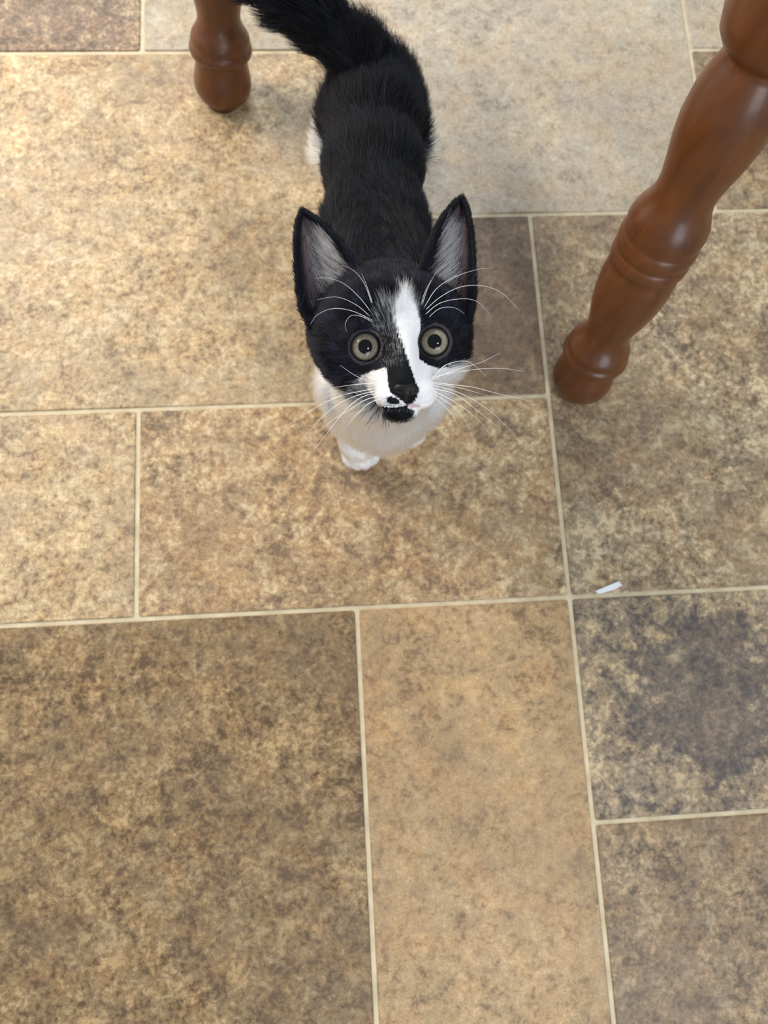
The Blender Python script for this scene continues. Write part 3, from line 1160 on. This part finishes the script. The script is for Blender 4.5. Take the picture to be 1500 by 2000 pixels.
BROW = [
    [(550, 715), (500, 570), (440, 490), (365, 455)], [(555, 750), (470, 640), (380, 560), (290, 528), (215, 530)],
    [(540, 755), (450, 680), (340, 635), (230, 650)], [(560, 775), (430, 715), (320, 700), (230, 735), (190, 790)],
    [(565, 790), (480, 745), (420, 740), (388, 785), (395, 830)], [(552, 700), (515, 590), (480, 500)],
    [(815, 700), (850, 590), (900, 490)], [(820, 715), (900, 590), (1010, 520), (1130, 480), (1205, 470)],
    [(825, 720), (930, 630), (1050, 575), (1180, 575), (1280, 620), (1370, 715)], [(830, 740), (920, 670), (1040, 645), (1130, 660), (1200, 730)],
    [(850, 755), (920, 700), (1000, 695), (1060, 730)], [(812, 690), (835, 610), (870, 540)],
]
MUZ = [
    [(560, 1125), (480, 1125), (390, 1135), (300, 1150)], [(560, 1150), (480, 1165), (350, 1195), (200, 1270), (60, 1360)],
    [(565, 1180), (490, 1195), (400, 1260), (310, 1370), (210, 1500)], [(570, 1195), (500, 1215), (420, 1265), (330, 1320), (240, 1390)],
    [(580, 1210), (520, 1235), (450, 1300), (390, 1370)], [(560, 1165), (470, 1185), (370, 1225), (270, 1300), (150, 1430)],
    [(580, 1140), (520, 1110), (440, 1075), (360, 1020)],
    [(860, 1090), (950, 1070), (1035, 1055), (1150, 1040), (1280, 1038), (1400, 1055)],
    [(860, 1115), (1000, 1130), (1120, 1145), (1250, 1180), (1450, 1225)], [(870, 1120), (1010, 1142), (1100, 1165), (1190, 1192)],
    [(870, 1130), (1005, 1165), (1120, 1220), (1230, 1300), (1320, 1390)], [(860, 1145), (1000, 1180), (1100, 1250), (1200, 1330), (1280, 1400)],
    [(865, 1155), (985, 1215), (1080, 1280), (1160, 1350), (1210, 1420)], [(860, 1165), (980, 1240), (1040, 1300), (1095, 1385)],
    [(855, 1170), (965, 1268), (1000, 1320), (1030, 1372)], [(865, 1100), (960, 1065), (1060, 1030), (1160, 1000), (1260, 950)],
    [(870, 1105), (950, 1020), (1060, 995), (1120, 1025), (1180, 1082)],
]


def spline(P, n):
    P = np.array(P)
    t = np.concatenate([[0], np.cumsum(np.linalg.norm(np.diff(P, axis=0), axis=1))])
    tt = np.linspace(0, t[-1], n)
    E_ = np.vstack([2 * P[0] - P[1], P, 2 * P[-1] - P[-2]])
    out = []
    for s in tt:
        i = min(max(np.searchsorted(t, s, 'right') - 1, 0), len(P) - 2)
        f = (s - t[i]) / (t[i + 1] - t[i])
        p0, p1, p2, p3 = E_[i:i + 4]
        out.append(.5 * (2 * p1 + (p2 - p0) * f + (2 * p0 - 5 * p1 + 4 * p2 - p3) * f * f + (3 * p1 - p0 - 3 * p2 + p3) * f ** 3))
    return np.array(out)


def whisker(pl, kind):
    pl = [z1(*p) for p in pl]
    root = face_point(*pl[0], above=-.6)
    rq = tohead(root)[2]
    pts3 = [root]
    for i, p in enumerate(pl[1:], 1):
        s = i / (len(pl) - 1)
        qq = rq + (7 * s - 3 * s * s if kind == 'brow' else 3.5 * math.sin(s * 2.2))
        fpz = hp(*p, qq)
        k = 0
        while sample(fpz) < .0022 and k < 30:
            qq += 1
            fpz = hp(*p, qq)
            k += 1
        pts3.append(fpz)
    c = spline(pts3, 18)
    v, f = [], []
    n = 5
    r0 = .00015 if kind == 'brow' else .00017
    for i in range(18):
        tg = c[min(i + 1, 17)] - c[max(i - 1, 0)]
        tg /= np.linalg.norm(tg)
        a = np.cross(tg, hf)
        a /= np.linalg.norm(a)
        b = np.cross(tg, a)
        r = r0 * (1 - .8 * i / 17)
        for k in range(n):
            t = 2 * math.pi * k / n
            v.append(c[i] + (a * math.cos(t) + b * math.sin(t)) * r - kroot)
    for i in range(17):
        for k in range(n):
            j = (k + 1) % n
            f.append((i * n + k, i * n + j, (i + 1) * n + j, (i + 1) * n + k))
    mesh_obj('whisker', v, f, hm, kitten)


for w_ in BROW:
    whisker(w_, 'brow')
for w_ in MUZ:
    whisker(w_, 'muzzle')
